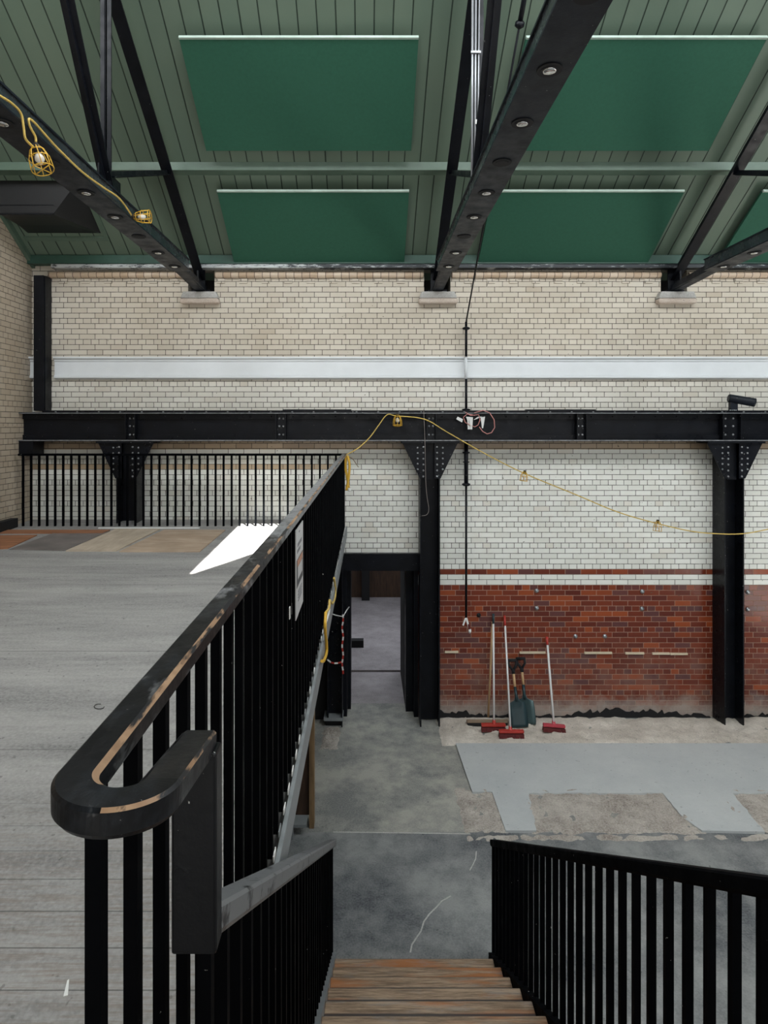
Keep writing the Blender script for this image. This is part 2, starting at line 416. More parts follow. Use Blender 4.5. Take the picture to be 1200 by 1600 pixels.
# ground floor
struct(MB().box(LX, RX, -9, 6.62, -.3, 0).obj('floor', 'floor_near'))
struct(MB().box(LX, RX, 6.62, WALL+.45, -.3, 0).obj('floor', 'floor_far'))
struct(MB().box(-3.5, 4.5, WALL+.45, 10.93, -.3, 0).obj('floor', 'passage'))
struct(MB().box(-3.5, 4.5, 10.95, 15.7, -.3, .03).obj('floor', 'passage'))
# rear room
struct(MB().box(-3.5, 4.5, 15.6, 15.9, 0, 3.6).obj('wall_rear', 'brown_brick' if 'brown_brick' in M else M['brown']))
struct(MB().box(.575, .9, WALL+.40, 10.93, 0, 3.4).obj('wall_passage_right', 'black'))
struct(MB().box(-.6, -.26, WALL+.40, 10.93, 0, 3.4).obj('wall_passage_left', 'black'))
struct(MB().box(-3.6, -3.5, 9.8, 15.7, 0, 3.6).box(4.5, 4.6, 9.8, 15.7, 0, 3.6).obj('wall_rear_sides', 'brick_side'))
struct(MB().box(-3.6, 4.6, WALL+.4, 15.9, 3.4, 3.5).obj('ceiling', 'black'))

# gallery floor, gently falling towards the eye
gz = lambda d: Z(1.70-.0427*(d-.93))
rx = lambda d: -.387+(d-.93)*.00985
mb = MB(); y0, y1 = -1.0, WALL-.02
mb.add([(LX, y0, gz(y0)), (rx(y0)-.012, y0, gz(y0)), (rx(y1)-.012, y1, gz(y1)), (LX, y1, gz(y1)),
        (LX, y0, gz(y0)-.18), (rx(y0)-.012, y0, gz(y0)-.18), (rx(y1)-.012, y1, gz(y1)-.18), (LX, y1, gz(y1)-.18)],
       [(0, 1, 2, 3), (7, 6, 5, 4), (0, 4, 5, 1), (1, 5, 6, 2), (2, 6, 7, 3), (3, 7, 4, 0)])
struct(mb.obj('floor_gallery', 'gallery'))
# fascia band on the gallery edge
mb = MB(); a, b = 1.0, 8.95
q = lambda d, o, k: (rx(d)+o, d, EYE-(EYE-gz(d))*k)
mb.add([q(a, .016, 1.03), q(a, .034, 1.03), q(b, .034, 1.03), q(b, .016, 1.03), q(a, .016, 1.125), q(a, .034, 1.125), q(b, .034, 1.125), q(b, .016, 1.125)],
       [(0, 1, 2, 3), (7, 6, 5, 4), (0, 4, 5, 1), (1, 5, 6, 2), (2, 6, 7, 3), (3, 7, 4, 0)])
struct(mb.obj('trim_gallery_fascia', 'fascia'))

# roof boards (visible slope) + unseen upper slope with a hole shaped to cast the sun patch, + far slope behind the eye
def slab(mb, x0, x1, d0, d1, t=.05):
    mb.prism([(x0, d0, roofz(d0)), (x1, d0, roofz(d0)), (x1, d1, roofz(d1)), (x0, d1, roofz(d1))], (0, 0, t))
mb = MB(); slab(mb, LX-.3, RX, 6.1, WALL+.45)
def up(X, d):                   # from a point on the gallery floor towards the sun, to the roof plane
    k = (roofz(d)-gz(d))/(1+SLOPE*SUN_DY)  # roof rises towards the eye
    return (X+SUN_DX*k, d+SUN_DY*k, gz(d)+k)
inn = [up(-1.75, 6.35), up(-1.12, 7.5), up(-1.12, 8.95), up(-1.75, 8.95)]
inn = [(x, y, roofz(y)) for x, y, z in inn]
D0 = 2.2
out = [(LX-.3, D0, roofz(D0)), (RX, D0, roofz(D0)), (RX, 6.1, roofz(6.1)), (LX-.3, 6.1, roofz(6.1))]
mb.add(out+inn, [(0, 1, 5, 4), (1, 2, 6, 5), (2, 3, 7, 6), (3, 0, 4, 7)])
rz0 = roofz(D0)
mb.add([(LX-.3, D0, rz0), (RX, D0, rz0), (RX, -9, rz0-4.6), (LX-.3, -9, rz0-4.6)], [(0, 1, 2, 3)])
struct(mb.obj('ceiling', 'boards', fix=False))

# eaves: board, gutter strip, roll bricks, dentils
struct(MB().box(LX, RX, 9.12, WALL, Z(-2.32), Z(-2.44)).obj('trim_1', 'green_dark'))
struct(MB().box(LX+.35, RX, 9.10, WALL-.005, Z(-2.255), Z(-2.305)).obj('trim_2', make_gutter()))
mb = MB(); segs = [(LX+.26, TR[0]-.20), (TR[0]+.20, TR[1]-.20), (TR[1]+.20, TR[2]-.20), (TR[2]+.20, RX)]
for a, b in segs:
    mb.lathe((a, WALL-.02, Z(-2.18)), [(.040, 0), (.046, .02), (.046, b-a-.02), (.040, b-a)], 16, (1, 0, 0))
struct(mb.obj('trim_3', 'roll'))
mb = MB(); x = LX+.4
while x < 8:
    if all(abs(x+.06-t) > .28 for t in TR): mb.box(x, x+.115, WALL-.018, WALL+.01, Z(-2.065), Z(-2.125))
    x += .325
struct(mb.obj('trim_4', 'brick_back'))
# white moulding
prof = [(0, .0), (.07, .02), (.07, .05), (.05, .06), (.05, .25), (.065, .262), (.065, .28), (.10, .30), (.10, .32), (0, .325)]
mb = MB()
for a, b in ((-4.49, RX), (LX, -4.735)):
    mb.prism([(a, WALL-p+.005, Z(-.675)+h) for p, h in prof], (b-a, 0, 0))
struct(mb.obj('trim_5', 'white_paint'))
# broken foot of the wall
top = []; x = 1.03
while x < 8:
    top.append((x, WALL-.035, max(.012, .055+.05*math.sin(x*2.1)+R.uniform(-.035, .04)))); x += R.uniform(.02, .07)
mb = MB()
for a, b in zip(top, top[1:]):
    if not 4.95 < a[0] < 5.3:
        mb.prism([(a[0], a[1], -.01), (b[0], b[1], -.01), b, a], (0, .034, 0))
mb.obj('wall_foot_rubble', 'black'); tag(S.objects['wall_foot_rubble'], 'dark broken brick and bitumen along the foot of the red wall', 'rubble', kind='stuff')

# purlin
pur = MB().box(LX, RX, 7.83, 8.05, Z(-3.135), Z(-3.30)).obj('purlin', 'green_trim')
tag(pur, 'pale green roof beam running the whole width between upper and lower panels', 'roof beam')

# side board against the left wall
struct(MB().prism([(LX, 6.1, roofz(6.1)-.10), (LX, WALL, roofz(WALL)-.10), (LX, WALL, roofz(WALL)+.02), (LX, 6.1, roofz(6.1)+.02)], (.05, 0, 0)).obj('trim_6', 'green_trim'))

# screed slab with ragged openings, sand strip, earth patches
def rag(pts, n=10, amp=.012):
    out = []
    for i in range(len(pts)):
        a = pts[i]; b = pts[(i+1) % len(pts)]
        L = (Vector(b[:2])-Vector(a[:2])).length
        if len(a) > 2 and a[2] == 0: out.append(Vector((a[0], a[1], 0))); continue
        m = max(2, int(L/.06))
        for k in range(m):
            t = k/m; out.append(Vector((a[0]+(b[0]-a[0])*t+R.uniform(-amp, amp)*(k > 0), a[1]+(b[1]-a[1])*t+R.uniform(-amp, amp)*(k > 0), 0)))
    return out
def ff(x, y, flag=1): v = F(x, y, .035); return (v.x, v.y, flag)
pts = [ff(712, 1160, 0), ff(738, 1236, 1), ff(769, 1236, 0), ff(790, 1296, 0), ff(838, 1296, 1), ff(827, 1238, 1), ff(1035, 1237, 1), ff(1062, 1270, 1), ff(1097, 1296, 0),
       ff(1195, 1298, 1), ff(1145, 1238, 1), ff(1300, 1237, 0), ff(1290, 1300, 0), ff(2200, 1300, 0), ff(2200, 1160, 0)]
mb = MB(); mb.prism([p for p in rag(pts)], (0, 0, .025))
def triangulated(mb, name, mat):
    import bmesh
    o = mb.obj(name, mat); bm = bmesh.new(); bm.from_mesh(o.data); bmesh.ops.triangulate(bm, faces=[f for f in bm.faces if len(f.verts) > 4], ngon_method='EAR_CLIP'); bm.to_mesh(o.data); bm.free(); return o
struct(triangulated(mb, 'floor_screed', 'slab'))
def patch(name, x0, x1, y0, y1, mat, label, h=.02, res=.05, edge=.08, cat='rubble'):
    nx = int((x1-x0)/res); ny = max(3, int((y1-y0)/res)); mb = MB(); vs = []
    from mathutils import noise as nz
    for j in range(ny+1):
        for i in range(nx+1):
            u = i/nx; v = j/ny; e = min(1, min(u, 1-u)*(x1-x0)/edge, min(v, 1-v)*(y1-y0)/edge)
            wob = edge*.5*nz.noise(Vector((i*.3, j*.3, x0)))
            vs.append((x0+u*(x1-x0)+wob, y0+v*(y1-y0)+wob, max(-.004, -.006+e*(h*.6+h*.8*nz.noise(Vector((i*.35, j*.35, 5.0)))+h*.5*nz.noise(Vector((i*1.1, j*1.1, 9.0)))))))
    mb.add(vs, [(j*(nx+1)+i, j*(nx+1)+i+1, (j+1)*(nx+1)+i+1, (j+1)*(nx+1)+i) for j in range(ny) for i in range(nx)], 0, True)
    o = mb.obj(name, mat, fix=False); return tag(o, label, cat, kind='stuff')
patch('sand', .98, 9.5, 8.40, WALL+.01, 'sand', 'pale sandy rubble strip along the foot of the red brick wall', .05, .06, .12, 'sand')
patch('earth', 1.0, 1.52, 6.60, 7.45, 'dirt', 'small brown patch of broken earth at the screed corner', .032)
patch('earth', 1.70, 3.55, 6.58, 7.45, 'dirt', 'large wide pit of pale broken earth in the screed', .032)
patch('earth', 3.9, 5.9, 6.58, 7.45, 'dirt', 'broken earth patch at the edge of view beyond the screed tongue', .032)
patch('rubble', 1.0, 6.5, 6.46, 6.60, 'dirt', 'thin line of sandy crumbs in front of the screed slab', .022)
patch('rubble', -.62, -.36, 8.3, 8.95, 'dirt', 'loose rubble in the narrow trench by the black posts', .05, .03)

def crack(pts, wd, name='floor_crack'):
    P3 = [F(x+R.uniform(-1, 1), y, .001) for x, y in pts]; mb = MB()
    for a, b in zip(P3, P3[1:]): mb.bar(a, b, wd, .003)
    return struct(mb.obj(name, 'stone'))
crack([(704, 1400), (690, 1408), (682, 1418), (672, 1428), (663, 1440), (658, 1455), (651, 1466), (643, 1476), (641, 1488)], .012)
crack([(744, 1330), (743, 1342), (738, 1352), (734, 1360)], .010)
crack([(455, 1300), (520, 1300), (600, 1301), (680, 1302), (735, 1303)], .016)
# ================================================================== TRUSSES
def make_truss(X, label):
    t = thing('roof_truss', (X, WALL, Z(-1.93)), label, 'roof truss')
    zc = Z(-1.99); a, b = -1.5, 8.2
    mb = MB().box(X-.13, X+.13, a, b, zc, zc+.014)
    MB().box(X-.112, X-.10, a, b, zc+.014, zc+.135).box(X+.10, X+.112, a, b, zc+.014, zc+.135).obj('chord_web', 'gloss', t)
    mb.box(X-.125, X+.125, a, b, zc+.135, zc+.15)
    for k in range(60):
        y = 8.0-.16*k
        for sgn in (-1, 1): mb.rivet((X+sgn*.085, y, zc+.15), .012, (0, 0, 1))
    ch = mb.obj('bottom_chord', 'chord', t)
    MB().bar((X, 8.15, zc+.055), (X, 9.32, Z(-1.95)+.03), .11, .10).bar((X, 8.15, zc+.01), (X, 9.32, Z(-1.95)), .15, .014).obj('chord_end', 'chord', t)
    # rafter: pair of angles
    r0 = Vector((X, 9.3, Z(-2.06))); r1 = Vector((X, 2.6, Z(-2.06)+.605*6.7))
    mb = MB(); dn = Vector((0, -.52, -.85))
    mb.bar(r0, r1, .13, .014); 
    for sg in (-1, 1): mb.bar(r0+Vector((sg*.012, .03, .05)), r1+Vector((sg*.012, .03, .05)), .012, .11)
    mb.obj('rafter', 'steel', t)
    # post
    pt = r0.z+.605*(9.3-5.9)
    mb = MB().box(X-.05, X-.012, 5.86, 5.874, zc+.15, pt).box(X+.012, X+.05, 5.86, 5.874, zc+.15, pt).box(X-.016, X-.006, 5.874, 5.94, zc+.15, pt).box(X+.006, X+.016, 5.874, 5.94, zc+.15, pt)
    mb.obj('post', 'steel', t)
    MB().bar((X, 5.92, zc+.18), (X, 4.3, zc+.18+2.45), .115, .014).bar((X, 5.90, zc+.2), (X, 4.28, zc+.20+2.45), .014, .08).obj('diagonal', 'steel', t)
    MB().bar((X, 5.98, Z(-2.33)), (X, 7.70, Z(-3.03)), .07, .012).bar((X, 5.98, Z(-2.35)), (X, 7.70, Z(-3.05)), .012, .06).obj('strut', 'steel', t)
    MB().box(X-.10, X+.10, 5.75, 6.05, zc+.15, zc+.162).box(X-.006, X+.006, 5.7, 6.2, zc+.15, zc+.36).obj('gusset', 'steel', t)
    MB().box(X-.13, X+.13, 9.2, 9.5, Z(-1.93), Z(-1.93)+.03).box(X-.012, X+.012, 9.05, 9.4, Z(-1.95), Z(-2.28)).box(X-.10, X+.06, 9.22, 9.24, Z(-1.95), Z(-2.25)).obj('shoe', 'steel', t)
    for k in range(9):
        y = 7.96-.627*k
        d = MB().lathe((X, y, zc-.007), [(.070, 0), (.072, .005), (.066, .0065)], 24).lathe((X, y, zc-.010), [(.050, 0), (.050, .004)], 20)
        o = d.obj('downlight', 'black', t)
        if (k*5+int(X*3)) % 3 != 0:
            MB().lathe((X, y, zc-.016), [(.012, 0), (.034, .003), (.040, .0075)], 16).obj('bulb', 'glass_lens', o)
    return t
t0 = make_truss(TR[0], 'black steel roof truss above the gallery with caged lamps hung on it')
copy_tree(t0, (TR[1]-TR[0], 0, 0), 'black steel roof truss over the middle column')
copy_tree(t0, (TR[2]-TR[1]+TR[1]-TR[0], 0, 0), 'black steel roof truss at the far side, partly out of view')
# grey tubes added to stand in for the middle truss post's skylit face
c = thing('post_glint_run', (TR[1]-.05, 5.83, Z(-2.2)), 'thin grey tubes added up the middle truss post for its skylit brightness', 'glint')
MB().tube([(TR[1]-.060, 5.845, Z(-2.16)), (TR[1]-.052, 5.845, Z(-4.2))], .010).obj('glint_tube', 'glint', c)
MB().tube([(TR[1]-.034, 5.845, Z(-2.16)), (TR[1]-.020, 5.845, Z(-4.2))], .009).obj('glint_tube', 'glint', c)
MB().tube([(TR[1]-.010, 5.845, Z(-2.16)), (TR[1]+.012, 5.845, Z(-4.2))], .007).obj('glint_tube', 'glint', c)
MB().box(TR[1]-.03, TR[1]+.01, 5.82, 5.835, Z(-2.75), Z(-2.79)).obj('glint_tube_clip', 'paper', c)
MB().box(TR[1]-.07, TR[1]+.02, 5.825, 5.838, Z(-3.4), Z(-3.42)).obj('glint_tube_clip', 'glint', c)

# pad stones
def make_pad(X, label):
    t = thing('pad_stone', (X, WALL, Z(-1.75)), label, 'pad stone', 'pad stones under the roof trusses')
    MB().prism([(X-.235, WALL, Z(-1.925)), (X+.235, WALL, Z(-1.925)), (X+.27, WALL, Z(-1.83)), (X-.27, WALL, Z(-1.83))], (0, -.12, 0)).obj('upper_course', 'stone', t, .008)
    MB().box(X-.28, X+.28, WALL-.14, WALL, Z(-1.755), Z(-1.828)).obj('bullnose', 'stone_tan', t, .03)
    return t
for X, l in zip(TR, ('grey pad stone under the truss nearest the wall corner', 'grey pad stone under the truss above the middle column', 'grey pad stone with a dark speck under the outermost truss')): make_pad(X, l)

# ceiling panels: on a plane hung below the boards
def make_panel(xa, xb, da, db, label):
    zf = lambda d: EYE+2.26+.6*(WALL-d)
    t = thing('ceiling_panel', ((xa+xb)/2, (da+db)/2, zf((da+db)/2)), label, 'ceiling panel', 'green ceiling panels')
    e = .035
    MB().prism([(xa, da, zf(da)), (xb, da, zf(da)), (xb, db, zf(db)), (xa, db, zf(db))], (0, .018, .03)).obj('board', 'panel', t)
    MB().prism([(xa, da-.002, zf(da)-.002), (xb, da-.002, zf(da)-.002), (xb, da-.028, zf(da)+.003), (xa, da-.028, zf(da)+.003)], (0, .01, .028)).obj('lit_edge_strip', 'panel_lit_edge', t)
    for x in (xa+.25, xb-.25):
        for d in (da+.2, db-.2): MB().box(x-.02, x+.02, d-.02, d+.02, zf(d)+.02, roofz(d)+.01).obj('hanger', 'green_dark', t)
make_panel(-1.90, .525, 6.485, 7.58, 'upper green ceiling panel between gallery truss and middle truss')
make_panel(-1.89, .535, 8.09, 9.157, 'lower green ceiling panel above the wall between gallery truss and middle truss')
make_panel(1.61, 4.05, 6.485, 7.58, 'upper green ceiling panel just beyond the middle truss')
make_panel(1.59, 4.01, 8.09, 9.157, 'lower green ceiling panel just beyond the middle truss')
make_panel(5.0, 7.4, 8.09, 9.157, 'lower green ceiling panel past the outermost truss, cut by the frame')

# duct hopper
t = thing('duct_hopper', (-4.2, 8.3, Z(-2.6)), 'black tapering duct box fixed under the green roof in the corner', 'duct')
a = [(-4.62, 8.06, Z(-2.67)), (-3.95, 8.06, Z(-2.67)), (-3.95, 8.5, Z(-2.67)), (-4.62, 8.5, Z(-2.67))]
b = [(-4.70, 8.06, roofz(8.06)+.02), (-3.62, 8.06, roofz(8.06)+.02), (-3.64, 8.83, roofz(8.83)+.02), (-4.66, 8.83, roofz(8.83)+.02)]
m_ = [(-4.62, 8.06, Z(-3.05)), (-3.95, 8.06, Z(-3.05))]
MB().add(a+b, [(3, 2, 1, 0), (4, 5, 6, 7), (0, 1, 5, 4), (1, 2, 6, 5), (2, 3, 7, 6), (3, 0, 4, 7)]).obj('hopper', 'duct', t)
MB().box(-4.63, -3.94, 8.055, 8.075, Z(-2.665), Z(-2.685)).box(-4.63, -3.94, 8.055, 8.07, Z(-2.78), Z(-2.79)).obj('flange', 'steel', t)
MB().prism([(-4.74, 8.84, roofz(8.84)), (-3.57, 8.84, roofz(8.84)), (-3.57, 8.90, roofz(8.90)), (-4.74, 8.90, roofz(8.90))], (0, 0, -.02)).bar((-3.60, 8.06, roofz(8.06)), (-3.60, 8.9, roofz(8.9)), .06, .03).obj('frame', 'green_trim', t)

# ================================================================== GIRDER AND COLUMNS
t = thing('girder', (0, 9.05, Z(.21)), 'long black riveted steel girder running across the white tiled wall', 'girder')
bx0, bx1 = LX, RX
MB().box(bx0, bx1, 9.03, 9.05, Z(.19), Z(-.18)).obj('web', 'steel', t)
mb = MB().box(bx0, bx1, 8.90, 9.20, Z(-.175), Z(-.195)).box(bx0+.3, bx1, 8.95, 9.18, Z(-.195), Z(-.222)).box(bx0, bx1, 9.0, 9.03, Z(-.175), Z(-.10))
x = bx0+.2
while x < 8:
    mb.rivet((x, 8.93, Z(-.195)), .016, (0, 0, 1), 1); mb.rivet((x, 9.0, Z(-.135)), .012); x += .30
mb.box(bx0, bx1, 8.894, 8.90, Z(-.178), Z(-.186), 1)  # pale strip standing in for skylight glare along the flange edge
mb.obj('top_flange', ['steel_chip', 'steel_glint'], t)
MB().box(bx0, bx1, 8.89, 9.20, Z(.19), Z(.21)).box(bx0, bx1, 9.0, 9.03, Z(.19), Z(.12)).box(bx0, bx1, 8.884, 8.89, Z(.192), Z(.203), 1).obj('bottom_flange', ['steel_chip', 'steel_glint'], t)
def stiff(X, w=.13, full=True):
    mb = MB().box(X-w/2, X+w/2, 8.988, 9.03, Z(.188), Z(-.173))
    for sx in (-1, 1):
        mb.box(X+sx*w/2-.006, X+sx*w/2+.006, 8.91, 9.03, Z(.188), Z(-.173))
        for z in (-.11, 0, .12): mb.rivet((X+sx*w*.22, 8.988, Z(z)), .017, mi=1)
    mb.obj('stiffener', ['steel_chip', 'steel_glint'], t)
for px in (207, 440, 673, 906, 1138): stiff((px-573)/111.0, .13 if px != 1138 else .25)
MB().box(LX, LX+.20, 8.9, 9.2, Z(.40), Z(.21)).obj('wall_bracket', 'steel', t)

def make_column(X, label, foot=0.0):
    t = thing('steel_column', (X, 9.1, foot), label, 'column')
    mb = MB()
    for sx in (-1, 1): mb.obj if False else None
    for sx in (-1, 1):
        MB().box(X+sx*.13-.009, X+sx*.13+.009, 8.94, WALL+.005, foot, Z(.23)).obj('flange', 'steel_chip', t)
    MB().box(X-.125, X+.125, 9.14, 9.16, foot+.02, Z(.23)).obj('web', 'steel', t)
    for sx in (-1, 1):
        g = MB().prism([(X+sx*.06, 8.925, Z(.235)), (X+sx*.385, 8.925, Z(.235)), (X+sx*.145, 8.925, Z(.73)), (X+sx*.06, 8.925, Z(.73))], (0, .014, 0))
        for k in range(6):
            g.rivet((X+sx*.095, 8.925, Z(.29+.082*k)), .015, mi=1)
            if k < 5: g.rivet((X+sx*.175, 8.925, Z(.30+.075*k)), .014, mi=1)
        g.obj('gusset', ['steel_chip', 'steel_glint'], t)
    MB().box(X-.40, X+.40, 8.88, 9.2, Z(.212), Z(.235)).obj('cap_plate', 'steel_chip', t)
    MB().box(X-.065, X+.065, 9.0, 9.02, Z(.23), Z(.75)).obj('web_cover', 'steel', t)
make_column(-3.36, 'black steel column behind the gallery railing', gz(9)-.02)
make_column(.885, 'black steel column beside the dark doorway')
make_column(5.135, 'black steel column on the red tiled wall beyond the tools')
tag(MB().box(-4.71, -4.55, 9.06, 9.24, Z(-.22), Z(-2.13)).box(-4.70, -4.56, 9.03, 9.06, Z(-.22), Z(-2.13)).obj('corner_post', 'steel', None), 'short black steel post standing on the girder in the wall corner', 'post')
for px0, px1, l in ((442, 549, 'thin dark metal strip lying on the girder before the middle column'), (821, 930, 'thin dark metal strip lying on the girder past the hanging rod')):
    a = P(px0, 640, 9.06); b = P(px1, 640, 9.06)
    tag(MB().box(a.x, b.x, 9.03, 9.10, Z(-.222), Z(-.238)).obj('metal_strip', 'steel'), l, 'metal strip')

# doorway steelwork
t = thing('door_frame', (.1, 9.3, 0), 'black steel frame and lintel around the dark doorway', 'door frame')
MB().box(-.56, .76, 9.16, 9.30, Z(1.825), Z(2.07)).rivet((-.17, 9.16, Z(1.9)), .012).rivet((.50, 9.16, Z(1.9)), .012).obj('lintel', 'steel', t)
MB().box(-.36, -.285, 9.26, 9.5, 0, Z(2.07)).obj('jamb', 'steel', t)
MB().box(-.30, -.235, 9.5, 9.75, 0, Z(2.07)).obj('jamb', 'steel', t)
MB().box(.68, .742, 9.24, 9.4, 0, Z(2.07)).box(.575, .68, 9.42, 9.7, 0, Z(2.07)).obj('jamb', 'steel', t)
t = thing('steel_post', (-.45, 9.1, 0), 'black steel post wrapped with red and white tape left of the doorway'.replace(' left of', ' beside'), 'post')
MB().box(-.55, -.545+.012, 8.93, 9.16, .1, 2.62).box(-.352, -.34, 8.93, 9.16, 0, 2.62).box(-.55, -.34, 9.08, 9.10, .1, 2.62).obj('shaft', 'steel_chip', t)
MB().box(-.60, -.33, 8.92, 9.18, .09, .13).obj('base_plate', 'fascia', t)
MB().box(-.58, -.36, 8.98, 9.18, 0, .09).obj('base_block', 'black', t)
t2 = thing('hazard_tape', (-.36, 8.9, .8), 'torn red and white hazard tape tied round the black post', 'tape')
def band(mb, pts, w, mi=0):
    for i in range(len(pts)-1): mb.bar(pts[i], pts[i+1], w, .002, (1, 0, 0), mi=(i % 2))
tp = [(-.335+.008*math.sin(k*1.3), 8.915, Z(2.62+.052*k)) for k in range(17)]
mb = MB(); band(mb, tp[:], .022); mb.obj('hanging_tail', ['paper', 'red_plastic'], t2)
mb = MB()
for i, (a, b) in enumerate([((-.55, 8.92, Z(3.25)), (-.50, 8.915, Z(3.29))), ((-.50, 8.915, Z(3.29)), (-.45, 8.91, Z(3.30))), ((-.45, 8.91, Z(3.30)), (-.40, 8.915, Z(3.30))), ((-.40, 8.915, Z(3.30)), (-.33, 8.92, Z(3.28)))]):
    mb.bar(a, b, .002, .022, (0, 1, 0), mi=i % 2)
mb.obj('lower_wrap', ['paper', 'red_plastic'], t2)
mb = MB(); mb.tube([(-.52, 8.91, Z(2.60)), (-.43, 8.905, Z(2.63)), (-.33, 8.91, Z(2.65)), (-.28, 8.98, Z(2.58)), (-.25, 9.1, Z(2.57))], .008, 6); mb.obj('string_tie', 'paper', t2)

# rear room details
tag(MB().box(-.12, .07, 15.3, 15.58, .03, 3.4).obj('timber_post', 'black'), 'dark upright post against the brown wall seen through the doorway', 'post')
tag(MB().box(-.8, -.06, 12.05, 12.2, .03, .16).obj('floor_block', 'black'), 'short black bar lying on the floor seen through the doorway', 'bar')

# dark partition below the gallery
t = thing('partition', (-1.2, 6.7, 0), 'dark brown timber partition below the gallery edge', 'partition')
MB().box(-2.6, -.60, 6.72, 6.78, .12, 2.5).obj('panel', 'brown', t)
MB().box(-.60, -.55, 6.68, 6.80, 0, 2.5).obj('edge_post', 'edge_wood', t)
MB().box(-2.6, -.62, 6.55, 6.72, .09, .12).box(-.95, -.75, 6.50, 6.55, .0, .10).obj('kerb', 'fascia', t)
struct(MB().box(-2.7, -2.6, -1, WALL, 0, 2.5).box(-2.6, -.57, 9.17, 9.24, 0, 2.6).obj('added_undercroft_shade_panel', 'black'))  # black panels put in to darken the void under the gallery

# ================================================================== GALLERY BALUSTRADE
zr = lambda d: Z(.462-.0111*(d-.93))
g = thing('balustrade', (rx(4), 4, gz(4)), 'black balustrade with worn timber handrail that curls back above the stair', 'balustrade')
path = []
N = 40
for k in range(N+1):
    d = 8.74+(.863-8.74)*k/N; path.append((rx(d), d, zr(d)))
cx = (rx(.863)-.278)/2; rad = (-.278-rx(.863))/2
for k in range(1, 33):
    a = math.pi+math.pi*k/32; path.append((cx+rad*math.cos(a), .863+rad*math.sin(a), zr(.863)-.012*(k/32)**1.5))
for k in range(1, 6): path.append((-.278, .863+.20*k/5, zr(.863)-.012-.030*(k/5)))
h = .029; c = .006
prof = [(-h, -.032), (-h+c, -.040), (h-c, -.040), (h, -.032), (h, -c*.7), (h-c*.8, 0), (-h+c*1.5, 0), (-h, -c*.9)]
def mt(i, k):               # bare timber on the inner edge, then on the outer edge of the return
    if k == 6 and i < N+11: return 1
    if k == 4 and i > N+16: return 1
    return 0
hr = MB().sweep(path, prof, mats=mt).obj('handrail', ['handrail', 'worn'], g)
MB().box(-.314, -.241, 1.025, 1.068, Z(.525), Z(.848)).obj('newel_block', 'block', g, .005)
def bal(d, X=None, top=None, bot=None, wd=.0235):
    X = rx(d) if X is None else X
    return MB().box(X-wd/2, X+wd/2, d, d+.024, bot, top)
d = .905; k = 0
while d < 8.75 and k < 90:
    b0 = gz(d)-.02 if d > 1.3 else gz(d)-.02
    bal(d, None, zr(d)-.035, b0).obj('baluster', 'bars', g)
    d += .14; k += 1
# pale foot strip with notches
mb = MB(); d = 1.0
while d < 8.7: MB().box(rx(d)+.013, rx(d)+.017, d+.05, d+.11, gz(d)-.035, gz(d)-.012).obj('packing_piece', 'fascia' if R.random() < .4 else 'paper', g); d += .14
# rail returning along the wall
g2 = thing('balustrade', (-2.5, 8.75, gz(8.75)), 'thin black railing along the far edge of the gallery before the wall', 'balustrade')
MB().box(-4.76, rx(8.75), 8.73, 8.78, zr(8.75)-.028, zr(8.75)).obj('handrail', 'bars', g2)
x = -4.70
while x < -.36:
    MB().box(x-.0125, x+.0125, 8.742, 8.768, gz(8.75)-.01, zr(8.75)-.02).obj('baluster', 'bars', g2); x += .1097
MB().box(-3.6, -2.25, 8.58, 8.62, gz(8.6), gz(8.6)+.012).obj('kerb_strip', 'paper', g2)

# ================================================================== STAIR
st = thing('staircase', (.36, 5.0, 0), 'timber stair with worn orange grooved treads going down', 'staircase')
GO, RI = .285, .176
for k in range(1, 16):
    n = 4.84-GO*(k-1); z = RI*k
    MB().box(-.24, .955, n-.335, n, z-.042, z).obj('tread', 'tread', st, .006)
    MB().box(-.235, .95, n-.045, n-.03, z-RI, z-.04).obj('riser', 'drab_wood', st)
railz = lambda d: Z(3.26-.619*(5.05-d))
def string(x0, x1, mat):
    pts = [(x0, 5.02, 0), (x0, 5.02, railz(5.02)-.885), (x0, .5, railz(.5)-.885), (x0, .5, railz(.5)-1.25), (x0, 4.6, 0)]
    return MB().prism(pts, (x1-x0, 0, 0)).obj('stringer', mat, st)
string(.955, .998, 'bars'); string(-.275, -.24, 'fascia')
struct(MB().box(-.33, 1.3, -1.5, .72, 2.4, 2.62).obj('floor_landing', 'gallery'))
def stair_rail(x, w_, d0, label, mat):
    t = thing('balustrade', (x, 5, 0), label, 'balustrade')
    pr = [(-w_/2, -.036), (-w_/2+.006, -.046), (w_/2-.006, -.046), (w_/2, -.036), (w_/2, -.006), (w_/2-.006, 0), (-w_/2+.006, 0), (-w_/2, -.006)]
    pth = [(x, 5.06+(d0-5.06)*k/20, railz(5.06+(d0-5.06)*k/20)) for k in range(21)]
    MB().sweep(pth, pr, mats=[0, 0, 0, 0, 0, 0, 0, 0]).obj('handrail', mat, t)
    d = 5.02
    while d > max(d0, .9):
        MB().box(x-.0125-.005, x+.0125-.005, d-.012, d+.012, railz(d)-.90, railz(d)-.03).obj('baluster', 'bars', t); d -= .1265
    return t
stair_rail(-.272, .062, 1.068, 'short balustrade with dusty grey handrail going down the stair beside the gallery', 'dusty')
stair_rail(1.0, .055, 1.0, 'black balustrade with slim sloping handrail on the open side of the stair', 'bars')

